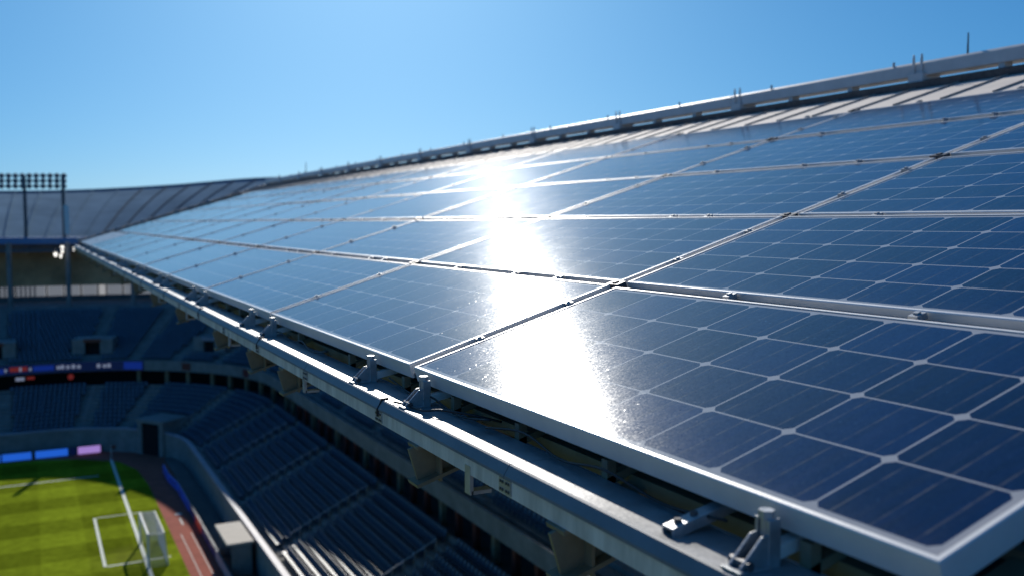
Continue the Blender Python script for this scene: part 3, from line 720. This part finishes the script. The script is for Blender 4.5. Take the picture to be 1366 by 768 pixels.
def block_part(name, size, p, m, th):
    key = (name, tuple(round(x, 4) for x in size))
    if key not in CLAMP:
        b = MB(); b.box((0, 0, 0), size); b.box((0, 0, size[2] / 2 + 0.006), (min(size[0], size[1]) * 0.5,) * 2 + (0.014,))
        o = b.build(name, m, th, local=True); CLAMP[key] = o.data
    else:
        o = bpy.data.objects.new(name, CLAMP[key]); col.objects.link(o); o.parent = th
    m4 = RROT.to_4x4(); m4.translation = p - th.location; o.matrix_local = m4
# mounting rails in the gaps between rows
for i, rv in enumerate(ROWV[1:]):
    vv = rv * PH - GV / 2
    a, c = rp(U1, vv, -FT * 0.62), rp(uend(vv) + 0.3, vv, -FT * 0.62)
    b = MB(); b.bar(a, c, GV * 0.8, FT * 0.45, N)
    th = thing('mounting_rail', a, 'grey mounting rail in the gap %s' % ['between the eave row and the second row of panels', 'between the second and third rows of panels', 'between the third and fourth rows of panels', 'between the fourth row and the top row of panels', 'between the top row of panels and the metal sheeting'][i], 'rail', 'mounting rails of the solar array')
    b.build('channel', M['rail'], th)
    for c_ in range(12):
        block_part('corner_clamp', (GU * 1.9, GV * 0.8, FT * 0.42), rp(-c_ * PW, vv, -FT * 0.12), M['darksteel'], th)
        for du in (0.27, 0.62, 0.8):
            block_part('mid_clamp', (0.07, GV * 0.7, FT * 0.34), rp(-c_ * PW + PW * (du + random.uniform(-.05, .05)), vv, -FT * 0.10), M['steel'], th)
# cross rails under the joints running up the slope
for c_ in range(11):
    b = MB(); b.bar(rp(-c_ * PW, 0.02, -FT * 0.8), rp(-c_ * PW, ROWV[5] * PH, -FT * 0.8), GU * 0.7, FT * 0.3, N)
    th = thing('cross_rail', rp(-c_ * PW, 0, -FT), 'dark rail up the slope in the %s joint between panels from the near end' % ORD[c_], 'rail', 'cross rails in the panel joints')
    b.build('channel', M['darksteel'], th)
    for rr in range(5):
        for dv in (0.3, 0.72):
            v = (ROWV[rr] + (ROWV[rr + 1] - ROWV[rr]) * dv) * PH; block_part('joint_clamp', (GU * 0.9, 0.06, 0.05), rp(-c_ * PW + GU * 0.3, v, -FT * 0.1), M['steel'], th)
# plain sheet closing the far end of the eave row, end trim
es = thing('end_flashing', rp(-10 * PW, 0, 0), 'plain blue grey sheet closing the far end of the roof wing', 'flashing')
b = MB(); b.add([rp(-9 * PW - 0.05, 0.02, -0.03), rp(uend(0), 0.02, -0.03), rp(uend(PH), 0.98 * PH - GV, -0.03), rp(-9 * PW - 0.05, 0.98 * PH - GV, -0.03)], [(0, 1, 2, 3)])
M['endsheet'] = mat('end_sheet', (0.20, 0.24, 0.28), 0.35, 0.2, 0.1, 0.4)
b.build('sheet', M['endsheet'], es)
b = MB(); vt = 5.78 * PH
b.bar(rp(uend(0), 0, -0.12), rp(uend(vt), vt, -0.12), 0.35, 0.42, N); b.build('end_trim', mat('end_trim', (0.30, 0.24, 0.20), 0.6, 0, 0.4, 0.8), es)
for i in range(26):
    v = vt * (i + random.random() * 0.8) / 26; s_ = random.choice((0.10, 0.15, 0.22)); block_part('end_bracket', (s_ * 1.6, s_, s_ * 0.6), rp(uend(v) + random.uniform(-0.15, 0.15), v, 0.12), M['steel'], es)

# standing-seam sheet above the panels
VS0, VS1 = ROWV[5] * PH, 5.76 * PH
ms = thing('metal_sheeting', rp(0, VS0, 0), 'beige standing seam metal sheeting between the top panels and the ridge beam', 'roof sheeting')
b = MB(); n_s = 40; L0 = U1 + 6.0
b.add([rp(L0, VS0, -0.03), rp(uend(VS0), VS0, -0.03), rp(uend(VS1), VS1, -0.03), rp(L0, VS1, -0.03)], [(0, 1, 2, 3)]); b.build('sheet', M['seam'], ms)
u = L0 - 0.2
while u > uend(VS0) + 0.3:
    block_part('seam', (0.022, VS1 - VS0, 0.03), rp(u, (VS0 + VS1) / 2, -0.012), M['seamrib'], ms); u -= 0.185 * PW
b = MB(); b.bar(rp(L0, VS1 + 0.10, 0.02), rp(uend(VS1), VS1 + 0.10, 0.02), 0.2, 0.16, N); b.build('ridge_shade_strip', M['darksteel'], ms)  # dark strip standing in for the black shadow gap below the beam
# ridge beam on posts
RX = 12.97 * K; ZB, ZT = HC + 2.345 * K, HC + 2.575 * K
YN, YE = (2.2) * K, 57.6 * K
rbm = thing('ridge_beam', (RX, YN, ZB), 'long pale grey box beam running along the ridge on short posts', 'beam')
b = MB(); ww = 0.16 * K
prof = [(-ww, 0, 0.0), (-ww, 0, ZT - ZB - 0.05), (-ww + 0.05, 0, ZT - ZB), (ww, 0, ZT - ZB), (ww, 0, 0.0), (ww - 0.03, 0, 0), (-ww + 0.03, 0, -0.0)]
y = YN
while y < YE:
    y2 = min(y + PW * 1.5 - 0.015, YE); b.extrude(prof, (RX, y, ZB), (RX, y2, ZB)); y = y2 + 0.015
b.build('box_section', M['ridge'], rbm, bevel=0.012)
y = 9.18 * K; i = 0
pz = HC - K + (RX - A) * math.tan(SL)
while y < YE:
    if i % 3 == 1:
        b = MB(); b.box((RX - 0.02, y, (pz + ZB) / 2 - 0.03), (0.5, 0.34, ZB - pz + 0.16))
        for dy in (-0.13, 0.13): b.box((RX - ww - 0.02, y + dy * 0.7, ZB + 0.13), (0.03, 0.05, 0.44)); b.tube([(RX - ww - 0.02, y + dy * 0.7, ZB + 0.33), (RX - ww - 0.02, y + dy * 0.7, ZB + 0.41)], 0.02, 8)
        b.build('clamp', M['ridge'], rbm, bevel=0.01)
    else:
        b = MB(); b.box((RX - 0.05, y, (pz + ZB) / 2 - 0.05), (0.22, 0.12, ZB - pz + 0.14)); b.box((RX - 0.05, y, pz - 0.02), (0.4, 0.24, 0.05)); b.build('post', M['ridge'], rbm)
    b = MB(); yy = y + 0.5 * K; b.tube([(RX - ww + 0.02, yy, ZT - 0.02), (RX - ww + 0.02, yy, ZT + 0.07)], 0.025, 8)
    if i % 2: b.build('stud', M['steel'], rbm)
    y += PW / 3; i += 1
for az, zt, lab in ((27.2 + math.degrees(math.atan((1282 - 683) / FPX)), 0.34, 'thin lightning rod on the ridge beam near its thick near end'), (27.2 + math.degrees(math.atan((410 - 683) / FPX)), 0.55, 'thin lightning rod near the far end of the ridge beam')):
    y = RX / math.tan(R(az)); b = MB(); b.tube([(RX, y, ZT - 0.03), (RX, y, ZT + zt * K)], [0.022 if zt < 0.5 else 0.03, 0.012 if zt < 0.5 else 0.018], 6)
    tag(b.build('lightning_rod', M['mast']), lab, 'lightning rod', 'lightning rods on the ridge')
# deck under the panels, back slope beyond the ridge
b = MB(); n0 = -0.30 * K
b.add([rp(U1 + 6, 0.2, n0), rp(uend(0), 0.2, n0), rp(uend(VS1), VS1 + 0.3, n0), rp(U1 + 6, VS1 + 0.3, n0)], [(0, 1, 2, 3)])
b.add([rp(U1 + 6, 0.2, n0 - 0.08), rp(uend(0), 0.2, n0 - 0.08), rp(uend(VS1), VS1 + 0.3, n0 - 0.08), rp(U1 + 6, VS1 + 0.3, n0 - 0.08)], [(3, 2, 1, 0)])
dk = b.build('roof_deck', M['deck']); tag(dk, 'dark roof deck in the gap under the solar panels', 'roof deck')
b = MB(); q0, q1 = Vector((RX + 0.4, YN - 4, pz - 0.1)), Vector((RX + 0.4, YE + 1, pz - 0.1))
b.add([q0, q1, q1 + Vector((13, 3, -2.2)), q0 + Vector((13, 0, -2.2))], [(0, 1, 2, 3)])
b.add([q0 + Vector((0, 0, -0.3)), q1 + Vector((0, 0, -0.3)), q1 + Vector((13, 3, -2.5)), q0 + Vector((13, 0, -2.5))], [(3, 2, 1, 0)])
tag(b.build('back_roof', M['seam']), 'plain back slope of the roof wing hidden behind the ridge beam', 'roof')

# eave gutter beam
def xz(x, z): return Vector((x * K, 0, z * K))
gp = [xz(2.092, -1.368), xz(2.092, -1.268), xz(2.31, -1.262), xz(2.31, -1.368)]
gt = [xz(2.124, -1.2105), xz(2.39, -1.210), xz(2.39, -1.235), xz(2.127, -1.235)]
ge_ = [xz(2.080, -1.278), xz(2.082, -1.264), xz(2.112, -1.216), xz(2.1225, -1.2098), xz(2.1255, -1.24), xz(2.098, -1.266)]
gb = thing('gutter_beam', (2.2 * K, 1.0 * K, HC - 1.3 * K), 'long pale grey gutter beam along the eave with a sunlit top strip', 'beam')
b = MB(); bt = MB(); be = MB(); y = 0.3 * K; yend = Y0 - UEND + 0.2
joints = []
while y < yend:
    y2 = min(y + 1.92 * K, yend); b.extrude(gp, (0, y + 0.006, HC), (0, y2 - 0.006, HC)); bt.extrude(gt, (0, y + 0.004, HC), (0, y2 - 0.004, HC)); be.extrude(ge_, (0, y + 0.004, HC), (0, y2 - 0.004, HC)); joints.append(y2); y = y2
b.build('beam_web', M['beam'], gb); bt.build('top_flange', M['flange'], gb); be.build('edge_roll', M['edge'], gb)
for i, y in enumerate(joints[:-1]):
    if i % 2: continue
    b = MB()
    for pth in ([xz(2.08, -1.32), xz(2.08, -1.27), xz(2.112, -1.205), xz(2.16, -1.203)],):
        b.tube([(p.x, y, HC + p.z) for p in pth], 0.009 * K, 6)
    b.build('joint_strap', M['cable'], gb)
for i, y in enumerate(joints[:-1]):
    b = MB(); b.box((2.0895 * K, y, HC - 1.322 * K), (0.008 * K, 0.13 * K, 0.075 * K)); b.build('splice_plate', M['steel'], gb)
    for dy in (-0.045, -0.02, 0.02, 0.045):
        for dz in (-0.02, 0.02):
            b = MB(); b.tube([((2.087) * K, y + dy * K, HC + (-1.322 + dz) * K), ((2.080) * K, y + dy * K, HC + (-1.322 + dz) * K)], 0.008 * K, 6)
            if i < 8: b.build('splice_bolt', M['darksteel'], gb)
# C-shaped drain hooks below the beam
for i in range(14):
    b = MB(); y = (2.6 + i * 3.45 + 2.0) * K
    b.box((2.10 * K, y, HC - 1.40 * K), (0.02 * K, 0.07 * K, 0.16 * K)); b.box((2.16 * K, y, HC - 1.47 * K), (0.12 * K, 0.07 * K, 0.02 * K))
    b.build('drain_hook', M['steel'], gb)
# rafters (I-section) whose ends show below the beam
SV = V
for i, yk in enumerate([-1.6, 1.9, 3.62, 5.40, 8.85, 10.3, 12.4, 15.9, 19.4, 22.9, 26.4, 29.9, 33.4, 36.9, 40.4, 43.9, 47.4, 50.9, 54.4]):
    a = Vector((2.08 * K, yk * K, HC - 1.375 * K)); hgt = 0.26 * K
    if i == 0: continue
    th = thing('rafter', a, 'tan steel rafter end hanging below the gutter beam, %s from the near end' % ORD[i - 1], 'rafter', 'rafters under the roof wing')
    b = MB(); e = 12.4 * K if yk < 48 else 9.5 * K
    for w_, z0, z1 in ((0.16 * K, 0.0, -0.022 * K), (0.022 * K, -0.022 * K, -hgt + 0.022 * K), (0.16 * K, -hgt + 0.022 * K, -hgt)):
        p0_ = a + Vector((0, 0, (z0 + z1) / 2)); p1_ = p0_ + SV * e
        b.bar(p0_, p1_, w_, abs(z1 - z0), N)
    b.build('i_beam', M['tan'], th)
    b = MB(); b.box(a + Vector((0.16 * K, 0, -hgt / 2)), (0.016 * K, 0.15 * K, hgt - 0.05 * K)); b.build('stiffener', M['tan'], th)
# purlins seen in the gap
for i, (x, z) in enumerate(((2.56, -1.235), (2.95, -1.13))):
    b = MB(); a = Vector((x * K, 0.2 * K, HC + z * K)); b.bar(a, a + Vector((0, yend - 1, 0)), 0.07 * K, 0.07 * K)
    tag(b.build('purlin', M['tan']), 'tan purlin in the shade under the panel edge, %s the eave' % ('next to' if i == 0 else 'further in from'), 'purlin', 'purlins under the panels')
b = MB()
i = 0; y = 0.6 * K
while y < 20 * K:
    b = MB(); b.bar((2.42 * K, y, HC - 1.24 * K), (2.42 * K, y, HC - 1.12 * K), 0.05 * K, 0.05 * K); b.bar((2.40 * K, y, HC - 1.225 * K), (2.9 * K, y, HC - 1.07 * K), 0.05 * K, 0.04 * K)
    tag(b.build('spacer_block', M['tan']), 'short tan spacer post under the panel frame, %s from the near end' % ORD[i], 'spacer', 'spacer posts behind the gutter beam')
    y += random.choice((0.9, 1.3, 1.7)) * K; i += 1

# mounting brackets on the gutter beam
def bracket_parts(th):
    X, Z = 2.30 * K, -1.21 * K
    def L_(x, y, z): return Vector((x * K, y * K, z * K))
    b = MB()                                            # lug plates in front of the frame
    for dy in (-0.030, 0.030): b.box(L_(0.0, dy, 0.085), (0.055 * K, 0.014 * K, 0.175 * K))
    b.box(L_(0.022, 0, 0.085), (0.014 * K, 0.056 * K, 0.15 * K)); b.build('lug', M['steel'], th, bevel=0.004, local=True)
    b = MB(); b.tube([L_(-0.008, 0, 0.02), L_(-0.008, 0, 0.185)], 0.021 * K, 10); b.tube([L_(-0.008, 0, 0.17), L_(-0.008, 0, 0.20)], 0.030 * K, 6); b.build('bolt', M['steel'], th, local=True)
    b = MB()                                            # sloping gusset down to the beam
    for dy in (-0.034, 0.022):
        pr = [L_(-0.02, dy, 0.12), L_(-0.055, dy, 0.115), L_(-0.15, dy, 0.02), L_(-0.15, dy, 0.002), L_(-0.02, dy, 0.002)]
        b.extrude(pr, (0, 0, 0), (0, 0.012 * K, 0))
    b.box(L_(-0.10, 0, 0.006), (0.14 * K, 0.10 * K, 0.012 * K)); b.build('gusset', M['steel'], th, bevel=0.003, local=True)
    b = MB(); b.tube([L_(-0.12, -0.05, 0.025), L_(-0.12, 0.05, 0.025)], 0.018 * K, 8); b.tube([L_(-0.07, 0, 0.01), L_(-0.07, 0, 0.05)], 0.016 * K, 6); b.build('nut', M['darksteel'], th, local=True)
    b = MB(); b.bar(L_(-0.02, 0.0, 0.035), L_(0.55, 0.0, 0.15), 0.06 * K, 0.05 * K); b.build('arm', M['beam'], th, bevel=0.004, local=True)
src = None; bi = 0
for c in range(11):
    for du in (0.905, 0.155):
        loc = Vector((2.295 * K, Y0 + c * PW - PW * (1 - du) , HC - 1.21 * K))
        th = thing('mounting_bracket', loc, 'steel bracket bolted between gutter beam and panel frame, %s from the near end' % ORD[bi], 'bracket', 'brackets along the eave')
        bi += 1
        if src is None: bracket_parts(th); src = th
        else:
            for ch in list(src.children):
                d = ch.copy(); col.objects.link(d); d.parent = th
# plain arm across the beam
sa = thing('support_arm', (2.2 * K, 2.9 * K, HC - 1.17 * K), 'plain grey channel arm lying across the gutter beam without a lug', 'support arm')
b = MB(); ya = 2.9 * K; a_, c_ = Vector((2.17 * K, ya, HC - 1.184 * K)), Vector((2.75 * K, ya, HC - 1.05 * K))
b.bar(a_, c_, 0.07 * K, 0.012 * K)
for dy in (-0.032, 0.032): b.bar(a_ + Vector((0, dy * K, -0.022 * K)), c_ + Vector((0, dy * K, -0.022 * K)), 0.007 * K, 0.034 * K)
b.build('channel', M['steel'], sa, bevel=0.003)
for dx in (0.05, 0.13):
    b = MB(); p_ = a_ + (c_ - a_).normalized() * dx * K; b.tube([p_ + Vector((0, 0, 0.004)), p_ + Vector((0, 0, 0.026))], 0.016 * K, 6); b.build('bolt', M['darksteel'], sa)
# loose black cable along the beam and yellow hose in the gap
pts = [Vector((2.14 * K, 5.9 * K, HC - 1.198 * K)), Vector((2.17 * K, 5.75 * K, HC - 1.195 * K)), Vector((2.19 * K, 5.5 * K, HC - 1.19 * K)), Vector((2.24 * K, 5.35 * K, HC - 1.165 * K)), Vector((2.30 * K, 5.2 * K, HC - 1.16 * K)), Vector((2.38 * K, 5.1 * K, HC - 1.17 * K)), Vector((2.5 * K, 5.0 * K, HC - 1.2 * K))]
b = MB(); b.tube(catmull(pts, 5), 0.008 * K, 6); tag(b.build('cable', M['cable'], smooth=True), 'loose black cable crossing the gutter beam near a bracket', 'cable')
for q, (ya_, n__) in enumerate(((2.75, 6), (4.85, 5), (8.2, 6), (13.0, 5))):
    pts = [Vector(((2.335 + 0.015 * math.sin(k * 2.1 + q)) * K, (ya_ + k * 0.42) * K, HC - (1.135 + 0.05 * (k % 2) + 0.01 * q) * K)) for k in range(n__)]
    b = MB(); b.tube(catmull(pts, 6), 0.0065 * K, 6)
    tag(b.build('panel_cable', M['cable'], smooth=True), ['sagging black cable under the nearest panel frame edge', 'sagging black cable under the frame left of the support arm', 'sagging black cable under the second panel of the eave row', 'sagging black cable under the third panel of the eave row'][q], 'cable', 'cables under the panel frames')
pts = [Vector(((2.45 + 0.05 * math.sin(i * 1.3)) * K, (2.2 + i * 0.09) * K, HC - (1.36 + 0.03 * math.cos(i)) * K)) for i in range(9)]
b = MB(); b.tube(catmull(pts, 4), 0.02 * K, 8); tag(b.build('yellow_hose', M['yellow'], smooth=True), 'yellow hose in the dark gap below the nearest panel', 'hose')
# catwalk grating beside the near end of the array
gr = thing('catwalk_grating', (3.6 * K, 1.2 * K, HC - 1.35 * K), 'dark grey steel grating below the near end of the panels', 'grating')
b = MB()
for i in range(28): b.bar((2.7 * K, (0.25 + i * 0.055) * K, HC - 1.42 * K), (6.5 * K, (0.25 + i * 0.055) * K, HC - 1.42 * K), 0.012 * K, 0.03 * K)
b.build('bars', M['darksteel'], gr)
b = MB()
for i in range(20): b.bar(((2.7 + i * 0.2) * K, 0.25 * K, HC - 1.42 * K), ((2.7 + i * 0.2) * K, 1.75 * K, HC - 1.42 * K), 0.012 * K, 0.022 * K)
b.build('cross_bars', M['steel'], gr)
